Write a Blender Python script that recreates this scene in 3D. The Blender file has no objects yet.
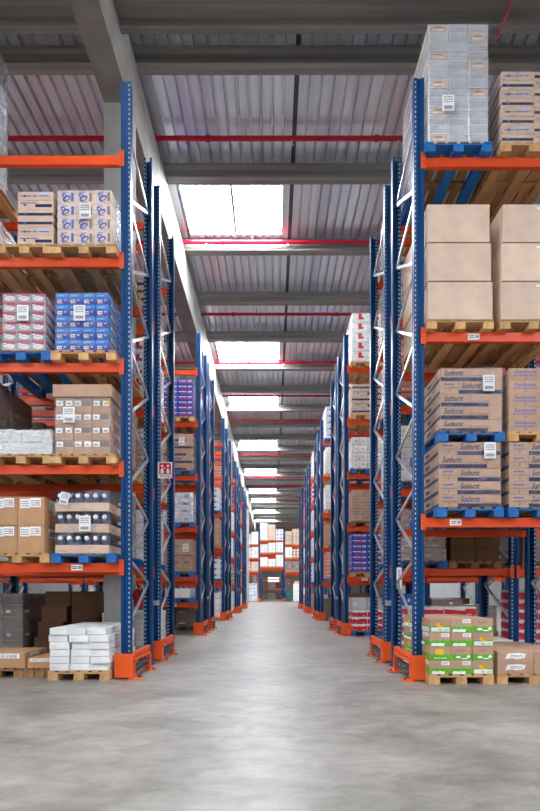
import bpy, math, random
from mathutils import Vector
R = random.Random(7)
SC = bpy.context.scene
COL = SC.collection
PI = math.pi
CAM_H = 1.07

# ------------------------------------------------------------------ materials
def lin(h):
    out = []
    for k in (0, 2, 4):
        c = int(h[k:k+2], 16) / 255
        out.append(c / 12.92 if c <= .04045 else ((c + .055) / 1.055) ** 2.4)
    return (*out, 1)

MATS = {}
def mat(name, hx, rough=.6, metal=0., var=.10, ns=5., rand=.08, bump=0., stretch=(1, 1, 1), spec=.4):
    m = bpy.data.materials.new(name); m.use_nodes = True
    nt = m.node_tree; N = nt.nodes; L = nt.links
    p = N['Principled BSDF']
    p.inputs['Roughness'].default_value = rough
    p.inputs['Metallic'].default_value = metal
    p.inputs['Specular IOR Level'].default_value = spec
    p.inputs['Base Color'].default_value = lin(hx)
    if var or rand or bump:
        tc = N.new('ShaderNodeTexCoord'); mp = N.new('ShaderNodeMapping')
        mp.inputs['Scale'].default_value = stretch
        no = N.new('ShaderNodeTexNoise'); no.inputs['Scale'].default_value = ns; no.inputs['Detail'].default_value = 4
        L.new(tc.outputs['Object'], mp.inputs['Vector']); L.new(mp.outputs[0], no.inputs['Vector'])
        mr = N.new('ShaderNodeMapRange')
        mr.inputs['From Min'].default_value = .3; mr.inputs['From Max'].default_value = .7
        mr.inputs['To Min'].default_value = 1 - var; mr.inputs['To Max'].default_value = 1 + var
        L.new(no.outputs['Fac'], mr.inputs['Value'])
        oi = N.new('ShaderNodeObjectInfo'); m2 = N.new('ShaderNodeMapRange')
        m2.inputs['To Min'].default_value = 1 - rand; m2.inputs['To Max'].default_value = 1 + rand
        L.new(oi.outputs['Random'], m2.inputs['Value'])
        mu = N.new('ShaderNodeMath'); mu.operation = 'MULTIPLY'
        L.new(mr.outputs[0], mu.inputs[0]); L.new(m2.outputs[0], mu.inputs[1])
        hs = N.new('ShaderNodeHueSaturation'); hs.inputs['Color'].default_value = lin(hx)
        L.new(mu.outputs[0], hs.inputs['Value']); L.new(hs.outputs[0], p.inputs['Base Color'])
        if bump:
            b = N.new('ShaderNodeBump'); b.inputs['Strength'].default_value = bump; b.inputs['Distance'].default_value = .01
            L.new(no.outputs['Fac'], b.inputs['Height']); L.new(b.outputs[0], p.inputs['Normal'])
    MATS[name] = m
    return m

for a in [
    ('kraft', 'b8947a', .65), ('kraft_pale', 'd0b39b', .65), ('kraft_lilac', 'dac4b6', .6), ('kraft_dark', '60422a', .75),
    ('kraft_mid', 'b58b64', .7), ('kraft_big', 'd6bca6', .65), ('kraft_edge', '8d6847', .8),
    ('navy_ink', '121f4a', .5), ('blue_ink', '3a5fae', .5), ('dark_ink', '3a3a44', .6), ('brown_ink', '8a6f60', .6),
    ('grey_ink', '9a9aa0', .6), ('white_paper', 'f1f1ee', .6), ('white_board', 'e9e9e6', .5), ('offwhite_board', 'dcdad5', .5),
    ('blue_box', '1c5fb8', .35), ('cyan_box', '2f8ad2', .35), ('blue_deep', '1b3fa0', .35), ('red_ink', 'cf2433', .45),
    ('crimson_ink', 'b8344f', .45), ('pink_ink', 'd9a0a4', .5), ('green_ink', '58b41e', .5), ('yellow_ink', 'f3c223', .5),
    ('orange_ink', 'e08430', .5), ('paleblue_ink', 'a9c6e6', .5), ('grey_pack', 'a5a6ac', .25), ('clear_pack', 'c4c4c8', .2),
    ('bottle_dark', '3f4a60', .2), ('cap_white', 'f2f2f4', .3), ('grey_crate', 'bfc0c2', .5), ('teal_crate', '1f5a55', .5),
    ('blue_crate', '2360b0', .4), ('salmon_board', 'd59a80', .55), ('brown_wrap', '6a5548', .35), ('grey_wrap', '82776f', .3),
    ('black_plastic', '15161a', .4), ('red_paint', 'b8121f', .35), ('sign_red', 'd8141c', .4),
]:
    mat(*a)
mat('rack_orange', 'e04c16', .42, var=.06, rand=.05)
mat('guard_orange', 'ee5a1c', .45, var=.08, rand=.04)
mat('pipe_red', 'bf1030', .35, var=.08, rand=0)
mat('galvanised', 'c9ccd0', .33, .75, var=.15, ns=14, rand=.05)
mat('dark_steel', '54565c', .45, .6, var=.1)
mat('wood', 'c49a68', .75, var=.22, ns=9, rand=.2, stretch=(1, .15, 1))
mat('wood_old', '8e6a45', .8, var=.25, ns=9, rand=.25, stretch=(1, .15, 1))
mat('pallet_blue', '1764a8', .6, var=.2, ns=9, rand=.12, stretch=(1, .2, 1))
mat('concrete', 'a8a7a3', .8, var=.14, ns=2.2, rand=0, bump=.2)
mat('concrete_beam', '8b8884', .65, var=.3, ns=2.0, rand=.05, stretch=(.12, 5, 5), bump=.2)
mat('concrete_girder', '8b8882', .7, var=.25, ns=2.2, rand=0, bump=.2)
mat('wall_paint', '8f8f8e', .8, var=.06, ns=1.5, rand=0)

def deck_material():
    m = mat('metal_deck', 'eaf1fa', .30, .6, var=.16, ns=1.0, rand=0, stretch=(5, .25, 1))
    return m
deck_material()

def floor_material():
    m = bpy.data.materials.new('polished_concrete'); m.use_nodes = True
    nt = m.node_tree; N = nt.nodes; L = nt.links; p = N['Principled BSDF']
    tc = N.new('ShaderNodeTexCoord')
    def noise(scale, det, st=(1, 1, 1), dist=0):
        mp = N.new('ShaderNodeMapping'); mp.inputs['Scale'].default_value = st
        n = N.new('ShaderNodeTexNoise'); n.inputs['Scale'].default_value = scale; n.inputs['Detail'].default_value = det
        n.inputs['Distortion'].default_value = dist; n.inputs['Roughness'].default_value = .6
        L.new(tc.outputs['Object'], mp.inputs[0]); L.new(mp.outputs[0], n.inputs['Vector']); return n
    a = noise(.7, 8, (1, 1.3, 1), .5); b = noise(4.0, 9, (1, 1.8, 1), .6); c = noise(40, 3)
    r = N.new('ShaderNodeValToRGB'); e = r.color_ramp.elements
    e[0].position = .36; e[0].color = lin('55514a'); e[1].position = .65; e[1].color = lin('9d9890')
    mx = N.new('ShaderNodeMath'); mx.operation = 'MULTIPLY_ADD'; mx.inputs[1].default_value = .55
    L.new(a.outputs['Fac'], mx.inputs[0])
    m2 = N.new('ShaderNodeMath'); m2.operation = 'MULTIPLY'; m2.inputs[1].default_value = .36; L.new(b.outputs['Fac'], m2.inputs[0])
    m3 = N.new('ShaderNodeMath'); m3.operation = 'MULTIPLY_ADD'; m3.inputs[1].default_value = .09
    L.new(c.outputs['Fac'], m3.inputs[0]); L.new(m2.outputs[0], m3.inputs[2]); L.new(m3.outputs[0], mx.inputs[2])
    L.new(mx.outputs[0], r.inputs[0]); L.new(r.outputs[0], p.inputs['Base Color'])
    q = N.new('ShaderNodeMapRange'); q.inputs['To Min'].default_value = .36; q.inputs['To Max'].default_value = .52
    q.inputs['From Min'].default_value = .25; q.inputs['From Max'].default_value = .75
    L.new(a.outputs['Fac'], q.inputs['Value']); L.new(q.outputs[0], p.inputs['Roughness'])
    p.inputs['Specular IOR Level'].default_value = .85
    MATS['floor'] = m
floor_material()

def upright_material(name, sg):
    """Blue powder coat with a row of slots painted pale, as if light showed through."""
    m = bpy.data.materials.new(name); m.use_nodes = True
    nt = m.node_tree; N = nt.nodes; L = nt.links; p = N['Principled BSDF']
    tc = N.new('ShaderNodeTexCoord'); sp = N.new('ShaderNodeSeparateXYZ'); L.new(tc.outputs['Object'], sp.inputs[0])
    def math_(op, a, b=None, c=None):
        n = N.new('ShaderNodeMath'); n.operation = op
        for i, v in enumerate((a, b, c)):
            if v is None: continue
            if isinstance(v, (int, float)): n.inputs[i].default_value = v
            else: L.new(v, n.inputs[i])
        return n.outputs[0]
    fz = math_('ABSOLUTE', math_('SUBTRACT', math_('FRACT', math_('MULTIPLY', sp.outputs['Z'], 1 / .06)), .5))
    okz = math_('LESS_THAN', fz, .22)
    ax = math_('ABSOLUTE', math_('SUBTRACT', math_('MULTIPLY', sp.outputs['X'], sg), .043))
    ay = math_('ABSOLUTE', math_('SUBTRACT', math_('ABSOLUTE', sp.outputs['Y']), .0))
    okx = math_('LESS_THAN', ax, .0055); oky = math_('LESS_THAN', ay, .007)
    g = N.new('ShaderNodeNewGeometry'); vt = N.new('ShaderNodeVectorTransform')
    vt.vector_type = 'NORMAL'; vt.convert_from = 'WORLD'; vt.convert_to = 'OBJECT'
    L.new(g.outputs['Normal'], vt.inputs[0]); sn = N.new('ShaderNodeSeparateXYZ'); L.new(vt.outputs[0], sn.inputs[0])
    fy = math_('GREATER_THAN', math_('ABSOLUTE', sn.outputs['Y']), .7); fx = math_('GREATER_THAN', math_('ABSOLUTE', sn.outputs['X']), .7)
    lit_slot = math_('MULTIPLY', okz, math_('MULTIPLY', okx, fy))
    mix = N.new('ShaderNodeMix'); mix.data_type = 'RGBA'
    mix.inputs['A'].default_value = lin('033e70'); mix.inputs['B'].default_value = lin('c3cfdd')  # pale second colour stands in for light seen through the slots
    L.new(lit_slot, mix.inputs['Factor']); L.new(mix.outputs['Result'], p.inputs['Base Color'])
    p.inputs['Roughness'].default_value = .42; p.inputs['Specular IOR Level'].default_value = .25
    MATS[name] = m
upright_material('rack_blue_left', 1); upright_material('rack_blue_right', -1)

def film_material(name, lo, hi, hx='c6cad2'):
    m = bpy.data.materials.new(name); m.use_nodes = True
    nt = m.node_tree; N = nt.nodes; L = nt.links; p = N['Principled BSDF']; out = N['Material Output']
    p.inputs['Base Color'].default_value = lin(hx); p.inputs['Roughness'].default_value = .3
    tr = N.new('ShaderNodeBsdfTransparent'); mx = N.new('ShaderNodeMixShader')
    tc = N.new('ShaderNodeTexCoord'); mp = N.new('ShaderNodeMapping'); mp.inputs['Scale'].default_value = (3, 3, 9)
    mp.inputs['Rotation'].default_value = (.2, .35, 0)
    no = N.new('ShaderNodeTexNoise'); no.inputs['Scale'].default_value = 1.6; no.inputs['Detail'].default_value = 1.5; no.inputs['Distortion'].default_value = 1.2
    L.new(tc.outputs['Object'], mp.inputs[0]); L.new(mp.outputs[0], no.inputs['Vector'])
    mr = N.new('ShaderNodeMapRange'); mr.inputs['From Min'].default_value = .42; mr.inputs['From Max'].default_value = .78
    mr.inputs['To Min'].default_value = lo; mr.inputs['To Max'].default_value = hi
    L.new(no.outputs['Fac'], mr.inputs['Value']); L.new(mr.outputs[0], mx.inputs[0])
    L.new(tr.outputs[0], mx.inputs[1]); L.new(p.outputs[0], mx.inputs[2]); L.new(mx.outputs[0], out.inputs['Surface'])
    b = N.new('ShaderNodeBump'); b.inputs['Strength'].default_value = .12; b.inputs['Distance'].default_value = .01
    L.new(no.outputs['Fac'], b.inputs['Height']); L.new(b.outputs[0], p.inputs['Normal'])
    MATS[name] = m
film_material('film', .02, .30)
film_material('film_heavy', .15, .8, 'e2e5ea')

def glow(name, hx, s):
    m = bpy.data.materials.new(name); m.use_nodes = True
    nt = m.node_tree; N = nt.nodes; L = nt.links
    N.remove(N['Principled BSDF']); e = N.new('ShaderNodeEmission')
    e.inputs[0].default_value = lin(hx); e.inputs[1].default_value = s
    L.new(e.outputs[0], N['Material Output'].inputs['Surface']); MATS[name] = m
glow('skylight', 'f4f8ff', 54.0)
glow('daylit_glass', 'eef4ff', 2.0)
glow('added_wall_glow', 'f2f6ff', 15.0)  # glow for the added wall strips that brighten the roof

# ------------------------------------------------------------------ mesh builder
class MB:
    def __init__(s): s.v = []; s.f = []; s.m = []; s.slots = []
    def mi(s, name):
        if name not in s.slots: s.slots.append(name)
        return s.slots.index(name)
    def face(s, pts, m):
        n = len(s.v); s.v += [tuple(p) for p in pts]; s.f.append(list(range(n, n + len(pts)))); s.m.append(s.mi(m))
    def box(s, x0, x1, y0, y1, z0, z1, m):
        n = len(s.v); k = s.mi(m)
        s.v += [(x0, y0, z0), (x1, y0, z0), (x1, y1, z0), (x0, y1, z0), (x0, y0, z1), (x1, y0, z1), (x1, y1, z1), (x0, y1, z1)]
        for q in ((0, 3, 2, 1), (4, 5, 6, 7), (0, 1, 5, 4), (1, 2, 6, 5), (2, 3, 7, 6), (3, 0, 4, 7)):
            s.f.append([n + i for i in q]); s.m.append(k)
    def bar(s, a, b, w, t, m, up=(1, 0, 0)):
        """flat bar from a to b; w across, t along 'up'"""
        a = Vector(a); b = Vector(b); d = (b - a).normalized(); u = Vector(up)
        u = (u - d * u.dot(d)).normalized(); c = d.cross(u); n = len(s.v); k = s.mi(m)
        for P in (a, b):
            for (i, j) in ((-1, -1), (1, -1), (1, 1), (-1, 1)):
                s.v.append(tuple(P + u * (i * t / 2) + c * (j * w / 2)))
        for q in ((0, 1, 2, 3), (7, 6, 5, 4), (0, 4, 5, 1), (1, 5, 6, 2), (2, 6, 7, 3), (3, 7, 4, 0)):
            s.f.append([n + i for i in q]); s.m.append(k)
    def tube(s, a, b, r, m, n=10, r2=None):
        a = Vector(a); b = Vector(b); d = (b - a).normalized()
        u = d.orthogonal().normalized(); c = d.cross(u); k = s.mi(m); b0 = len(s.v); r2 = r if r2 is None else r2
        for P, rr in ((a, r), (b, r2)):
            for i in range(n):
                t = 2 * PI * i / n; s.v.append(tuple(P + u * rr * math.cos(t) + c * rr * math.sin(t)))
        for i in range(n):
            j = (i + 1) % n; s.f.append([b0 + i, b0 + j, b0 + n + j, b0 + n + i]); s.m.append(k)
        s.f.append([b0 + i for i in reversed(range(n))]); s.m.append(k)
        s.f.append([b0 + n + i for i in range(n)]); s.m.append(k)
    def lathe(s, prof, m, n=12, c=(0, 0, 0)):
        k = s.mi(m); b0 = len(s.v)
        for (r, z) in prof:
            for i in range(n):
                t = 2 * PI * i / n; s.v.append((c[0] + r * math.cos(t), c[1] + r * math.sin(t), c[2] + z))
        for p in range(len(prof) - 1):
            for i in range(n):
                j = (i + 1) % n
                s.f.append([b0 + p * n + i, b0 + p * n + j, b0 + (p + 1) * n + j, b0 + (p + 1) * n + i]); s.m.append(k)
        s.f.append([b0 + i for i in reversed(range(n))]); s.m.append(k)
        e = b0 + (len(prof) - 1) * n; s.f.append([e + i for i in range(n)]); s.m.append(k)
    def mesh(s, name):
        me = bpy.data.meshes.new(name); me.from_pydata(s.v, [], s.f)
        for q in s.slots: me.materials.append(MATS[q])
        me.polygons.foreach_set('material_index', s.m); me.update(); return me

def link(name, data, parent=None, loc=(0, 0, 0), rz=0):
    o = bpy.data.objects.new(name, data); COL.objects.link(o); o.location = loc; o.rotation_euler = (0, 0, rz)
    if parent: o.parent = parent
    return o
def tag(o, label, cat, group=None):
    n = len(label.replace(',', ' ').split())
    if n > 16: print('LONG LABEL', n, label)
    o['label'] = label; o['category'] = cat
    if group: o['group'] = group
    return o
def thing(name, label, cat, loc=(0, 0, 0), group=None, rz=0):
    return tag(link(name, None, None, loc, rz), label, cat, group)
def struct(name, mb, loc=(0, 0, 0)):
    o = link(name, mb.mesh(name), None, loc); o['kind'] = 'structure'; return o

# ------------------------------------------------------------------ lettering
TXT = {}
def text_polys(body):
    if body in TXT: return TXT[body]
    cu = bpy.data.curves.new('lettering', 'FONT'); cu.body = body; cu.resolution_u = 2; cu.offset = .018
    o = bpy.data.objects.new('lettering', cu); COL.objects.link(o)
    dg = bpy.context.evaluated_depsgraph_get(); dg.update()
    e = o.evaluated_get(dg); me = e.to_mesh()
    vs = [(v.co.x, v.co.y) for v in me.vertices]; fs = [list(p.vertices) for p in me.polygons]
    e.to_mesh_clear(); bpy.data.objects.remove(o); bpy.data.curves.remove(cu)
    xs = [v[0] for v in vs]; ys = [v[1] for v in vs]; x0, y0 = min(xs), min(ys); w, h = max(xs) - x0, max(ys) - y0
    TXT[body] = ([((x - x0) / w, (y - y0) / h) for x, y in vs], fs); return TXT[body]

class Face:
    """Printing on one side of a carton; coordinates in metres from its lower left corner."""
    def __init__(s, mb, o, u, W, H, n):
        s.mb = mb; s.o = Vector(o); s.u = Vector(u); s.W = W; s.H = H; s.n = Vector(n); s.d = .0012
    def P(s, x, y): return s.o + s.u * x + Vector((0, 0, y)) + s.n * s.d
    def poly(s, pts, m): s.mb.face([s.P(x, y) for x, y in pts], m); s.d += .0004
    def rect(s, x0, y0, x1, y1, m):
        W, H = s.W, s.H; s.poly([(x0 * W, y0 * H), (x1 * W, y0 * H), (x1 * W, y1 * H), (x0 * W, y1 * H)], m)
    def ell(s, x, y, rx, ry, m, n=12, a=0):
        pts = []
        for i in range(n):
            t = 2 * PI * i / n; px, py = rx * math.cos(t), ry * math.sin(t)
            pts.append((x * s.W + px * math.cos(a) - py * math.sin(a), y * s.H + px * math.sin(a) + py * math.cos(a)))
        s.poly(pts, m)
    def text(s, body, x0, y0, x1, y1, m, shear=0, rot=False):
        vs, fs = text_polys(body); W, H = s.W, s.H; k = s.mb.mi(m); n = len(s.mb.v)
        for (a, b) in vs:
            if rot: a, b = 1 - b, a
            s.mb.v.append(tuple(s.P(x0 * W + a * (x1 - x0) * W + shear * b * (y1 - y0) * H, y0 * H + b * (y1 - y0) * H)))
        for f in fs: s.mb.f.append([n + i for i in f]); s.mb.m.append(k)
        s.d += .0004
    def lines(s, x0, y0, x1, y1, k, m, rr):
        for i in range(k):
            b = y0 + (y1 - y0) * (i + .2) / k; t = y0 + (y1 - y0) * (i + .72) / k; x = x0
            while x < x1 - .02:
                w = rr.uniform(.12, .34) * (x1 - x0); s.rect(x, b, min(x + w, x1), t, m); x += w + .05 * (x1 - x0)
    def splash(s, y0, y1, m, rr, n=9, x0=0., x1=1.):
        """a wavy-topped colour field filling from the bottom"""
        W, H = s.W, s.H; top = [(x0 + (x1 - x0) * i / n, y0 + (y1 - y0) * rr.uniform(.45, 1)) for i in range(n + 1)]
        for i in range(n):
            (a, b), (c, d) = top[i], top[i + 1]
            s.mb.face([s.P(a * W, 0.01 * H), s.P(c * W, .01 * H), s.P(c * W, d * H), s.P(a * W, b * H)], m)
        s.d += .0004
    def label(s, x0, y0, x1, y1, rr, ink='grey_ink', stamp=None):
        s.rect(x0, y0, x1, y1, 'white_paper'); dx, dy = x1 - x0, y1 - y0
        s.lines(x0 + .1 * dx, y0 + .12 * dy, x1 - .1 * dx, y1 - .15 * dy, 3, ink, rr)
        if stamp: s.rect(x0 + .55 * dx, y0 + .35 * dy, x0 + .85 * dx, y0 + .6 * dy, stamp)

# ------------------------------------------------------------------ carton prints
def p_plain(F, k, rr, v):
    F.rect(0, .988, 1, .999, 'kraft_edge'); F.rect(0, .0, 1, .012, 'kraft_edge')
    if k == 'front' and v: F.rect(.55, .86, .70, .92, 'white_paper')
def p_tape(F, k, rr, v):
    F.rect(0, .485, 1, .5, 'kraft_edge')
def p_heart(F, k, rr, v):
    c = .45 + .08 * (v % 2)
    F.ell(c, .42, .055, .032, 'blue_ink', 12, .5); F.ell(c + .02, .40, .03, .016, 'kraft_lilac', 10, .5)
    F.ell(c - .14, .62, .035, .028, 'blue_ink', 10, -.6); F.ell(c - .14, .62, .016, .012, 'kraft_lilac', 8)
    F.lines(c - .25, .80, c + .1, .93, 1, 'blue_ink', rr); F.lines(c - .15, .08, c + .2, .2, 1, 'brown_ink', rr)
    F.rect(.80, .18, .95, .82, 'brown_ink' if v % 3 else 'blue_ink')
def p_band(F, k, rr, v):
    if k == 'side':
        F.rect(.0, .04, 1, .30, 'navy_ink'); F.rect(.12, .45, .4, .75, 'navy_ink'); return
    if v % 2 == 0:
        F.rect(.0, .0, .78, .30, 'navy_ink'); F.text('Sunburst', .05, .42, .36, .90, 'navy_ink', .25)
        F.lines(.48, .34, .80, .5, 1, 'brown_ink', rr); F.rect(.795, .0, .80, 1, 'kraft_edge')
    else:
        F.rect(.30, .0, 1, .30, 'navy_ink'); F.text('Sunburst', .34, .42, .65, .90, 'navy_ink', .25)
        F.lines(.70, .32, .95, .42, 1, 'brown_ink', rr); F.rect(.295, 0, .30, 1, 'kraft_edge')
        F.lines(.06, .66, .24, .86, 1, 'blue_ink', rr); F.rect(.04, .44, .27, .47, 'dark_ink'); F.text('7', .14, .12, .17, .34, 'dark_ink')
def p_flat(F, k, rr, v):
    m = (v * 7) % 3
    if m == 0: F.rect(.0, .30, 1, .62, 'navy_ink')
    elif m == 1: F.rect(.5, .25, .98, .6, 'navy_ink'); F.lines(.06, .62, .6, .85, 1, 'blue_ink', rr)
    else: F.lines(.06, .4, .9, .62, 1, 'blue_ink', rr); F.rect(.55, .66, .9, .85, 'paleblue_ink')
    F.ell(.2, .5, .02, .015, 'blue_ink')
def p_two(F, k, rr, v):
    for x in (.06, .54):
        F.text('Sunburst', x + .02, .60, x + .36, .88, 'blue_ink', .15); F.text('SUNBURST', x, .36, x + .40, .50, 'blue_ink')
        F.text('7', x + .18, .1, x + .21, .24, 'dark_ink')
def p_blue(F, k, rr, v):
    F.rect(0, .55, 1, 1, 'cyan_box'); F.poly([(0, .48 * F.H), (F.W, .6 * F.H), (F.W, .72 * F.H), (0, .62 * F.H)], 'blue_box')
    F.lines(.15, .72, .7, .86, 1, 'paleblue_ink', rr)
    F.rect(.0, .0, 1, .42, 'blue_deep'); F.rect(.12, .18, .52, .44, 'white_board'); F.rect(.2, .26, .34, .38, 'red_ink'); F.rect(.38, .24, .5, .36, 'blue_ink')
    F.lines(.12, .04, .6, .14, 1, 'pink_ink', rr); F.rect(.66, .30, .88, .42, 'pink_ink')
def p_redpack(F, k, rr, v):
    F.rect(0, .80, 1, 1, 'crimson_ink'); F.rect(0, .0, 1, .10, 'crimson_ink')
    F.ell(.5, .5, F.W * .40, F.H * .24, 'white_board', 14); F.lines(.25, .42, .75, .6, 1, 'pink_ink', rr)
    F.rect(.05, .72, .3, .84, 'white_board'); F.rect(.62, .7, .9, .84, 'crimson_ink')
def p_octa(F, k, rr, v):
    if k == 'side': F.label(.3, .62, .7, .92, rr); return
    F.rect(.04, .56, .96, .94, 'grey_wrap'); F.rect(.04, .56, .42, .94, 'white_paper'); F.rect(.10, .66, .3, .78, 'grey_ink')
    if v % 2: F.rect(.58, .56, .96, .94, 'white_paper'); F.rect(.66, .66, .86, .78, 'grey_ink')
    else: F.rect(.56, .7, .7, .88, 'grey_wrap')
    if v == 5: F.rect(.8, .62, .98, .92, 'yellow_ink')
def p_labels(F, k, rr, v):
    F.rect(.49, 0, .505, 1, 'kraft_edge') if k == 'side' else None
    if k == 'side': F.label(.2, .60, .6, .92, rr, 'dark_ink'); return
    F.label(.08, .60, .46, .93, rr, 'grey_ink'); F.label(.48, .63, .90, .95, rr, 'grey_ink', 'pink_ink')
def p_white(F, k, rr, v):
    F.rect(0, .0, 1, .05, 'grey_ink')  # grey foot line paints in the dark gap between stacked boxes
    if v % 3 == 0: F.rect(.1, .35, .35, .6, 'offwhite_board')
def p_green(F, k, rr, v):
    F.splash(.28, .46, 'green_ink', rr, 9)
    if v == 0: F.rect(.06, .04, .98, .34, 'white_paper'); F.text('AB 1250', .4, .10, .94, .26, 'grey_ink'); F.ell(.5, .5, .045, .024, 'yellow_ink'); F.ell(.40, .56, .02, .014, 'yellow_ink'); F.ell(.6, .54, .025, .014, 'orange_ink')
    elif v == 1: F.label(.55, .66, .95, .94, rr); F.splash(.08, .26, 'white_paper', rr, 6, .06, .7)
    elif v == 2: F.lines(.3, .66, .7, .76, 1, 'brown_ink', rr); F.ell(.35, .22, .03, .014, 'white_paper'); F.ell(.85, .26, .02, .016, 'white_paper'); F.rect(.5, .08, .8, .16, 'white_paper')
    else: F.ell(.45, .6, .055, .036, 'yellow_ink'); F.ell(.33, .72, .02, .016, 'yellow_ink'); F.ell(.57, .72, .02, .016, 'yellow_ink'); F.lines(.2, .1, .8, .2, 1, 'white_paper', rr)
def p_redwhite(F, k, rr, v):
    F.splash(.45, .78, 'red_ink', rr, 8); F.ell(.5, .3, F.W * .12, F.H * .1, 'crimson_ink'); F.rect(.12, .12, .3, .2, 'pink_ink'); F.rect(.7, .14, .86, .22, 'white_board')
    if v % 2: F.rect(.66, .62, .9, .8, 'red_ink')
def p_patch(F, k, rr, v):
    if k == 'side': F.label(.1, .35, .4, .9, rr); F.label(.55, .35, .85, .9, rr); return
    F.poly([((.2 + .6 * a) * F.W, b * F.H) for a, b in ((0, .3), (.35, .38), (.5, .28), (.9, .4), (1, .78), (.55, .88), (.1, .8))], 'white_paper')
    F.lines(.35, .45, .7, .7, 2, 'grey_ink', rr)
def p_kola(F, k, rr, v):
    F.lines(.05, .58, .6, .9, 1, 'white_board', rr); F.lines(.15, .12, .95, .42, 1, 'red_ink', rr); F.rect(.68, .55, .95, .85, 'paleblue_ink'); F.lines(.1, .44, .9, .52, 1, 'pink_ink', rr)
def p_dots(F, k, rr, v):
    F.rect(0, 0, 1, .04, 'grey_ink'); F.rect(.0, 0, .015, 1, 'grey_ink')
    F.rect(.2, .44, .34, .56, 'orange_ink'); F.rect(.64, .44, .78, .56, 'orange_ink'); F.rect(.44, .2, .56, .3, 'grey_ink')
def p_paleblue(F, k, rr, v):
    F.rect(.1, .3, .9, .7, 'paleblue_ink'); F.ell(.5, .5, F.W * .18, F.H * .16, 'blue_ink'); F.lines(.1, .76, .9, .9, 1, 'pink_ink', rr)
def p_salmon(F, k, rr, v):
    F.rect(0, .42, 1, .56, 'red_ink'); F.lines(.1, .66, .9, .86, 1, 'white_board', rr); F.rect(0, 0, 1, .05, 'kraft_edge')
def p_rows(F, k, rr, v):
    F.rect(0, 0, 1, .05, 'brown_wrap'); F.lines(.12, .5, .7, .7, 1, 'brown_ink', rr)
def p_clear(F, k, rr, v):
    F.rect(0, .46, 1, .50, 'grey_ink'); F.rect(0, 0, 1, .05, 'white_paper'); F.rect(0, 0, .03, 1, 'white_paper'); F.rect(0, .2, 1, .24, 'grey_pack')
    if v: F.rect(.10, .16, .92, .90, 'kraft_pale'); F.rect(.2, .3, .8, .42, 'white_paper'); F.rect(.3, .6, .7, .72, 'brown_ink')
def p_stripe(F, k, rr, v):
    F.rect(.42, .35, .66, .95, 'red_ink'); F.rect(.66, .35, .78, .6, 'red_ink'); F.rect(0, 0, 1, .03, 'grey_ink')

KIND = {   # base material, print
    'heart': ('kraft_lilac', p_heart), 'band': ('kraft', p_band), 'flat': ('kraft_pale', p_flat), 'two': ('kraft', p_two),
    'blue': ('blue_box', p_blue), 'redpack': ('grey_pack', p_redpack), 'octa': ('kraft', p_octa), 'labels': ('kraft_mid', p_labels),
    'white': ('white_board', p_white), 'green': ('kraft', p_green), 'redwhite': ('white_board', p_redwhite), 'patch': ('kraft', p_patch),
    'kola': ('blue_deep', p_kola), 'dots': ('white_board', p_dots), 'paleblue': ('white_board', p_paleblue), 'salmon': ('salmon_board', p_salmon),
    'rows': ('kraft', p_rows), 'clear': ('clear_pack', p_clear), 'stripe': ('white_board', p_stripe), 'dark': ('kraft_dark', p_tape),
    'big': ('kraft_big', p_plain), 'brownwrap': ('brown_wrap', p_rows), 'greywrap': ('grey_wrap', p_white), 'greycrate': ('grey_crate', p_white),
    'bluecrate': ('blue_crate', p_white), 'kraft': ('kraft_mid', p_labels), 'teal': ('teal_crate', p_plain), 'whitecrate': ('offwhite_board', p_white),
}
CM = {}
def carton(kind, w, d, h, v=0):
    key = (kind, round(w, 3), round(d, 3), round(h, 3), v)
    if key in CM: return CM[key]
    base, pr = KIND[kind]; mb = MB(); g = .0015; rr = random.Random(hash((len(CM), v)) & 0xffff)
    a, b = w / 2 - g, d / 2 - g; c = min(.006, h * .05)
    # box with softened vertical edges
    n = len(mb.v); k = mb.mi(base); ring = [(-a + c, -b), (a - c, -b), (a, -b + c), (a, b - c), (a - c, b), (-a + c, b), (-a, b - c), (-a, -b + c)]
    for z in (0, h - .003):
        mb.v += [(x, y, z) for x, y in ring]
    for i in range(8):
        j = (i + 1) % 8; mb.f.append([n + i, n + j, n + 8 + j, n + 8 + i]); mb.m.append(k)
    mb.f.append([n + i for i in reversed(range(8))]); mb.m.append(k); mb.f.append([n + 8 + i for i in range(8)]); mb.m.append(k)
    W, D, H = w - 2 * g - .012, d - 2 * g - .012, h - .003
    pr(Face(mb, (-W / 2, -b, 0), (1, 0, 0), W, H, (0, -1, 0)), 'front', rr, v)
    pr(Face(mb, (a, -D / 2, 0), (0, 1, 0), D, H, (1, 0, 0)), 'side', rr, v)
    pr(Face(mb, (-a, D / 2, 0), (0, -1, 0), D, H, (-1, 0, 0)), 'side', rr, v)
    CM[key] = mb.mesh('carton'); return CM[key]

def paper_mesh(w=.14, h=.19):
    key = ('paper', w, h)
    if key not in CM:
        mb = MB(); mb.box(-w / 2, w / 2, -.003, 0, 0, h, 'white_paper'); rr = random.Random(3)
        F = Face(mb, (-w / 2, -.003, 0), (1, 0, 0), w, h, (0, -1, 0)); F.lines(.12, .5, .88, .92, 3, 'grey_ink', rr); F.rect(.15, .12, .85, .3, 'grey_ink')
        CM[key] = mb.mesh('paper_label')
    return CM[key]

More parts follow.
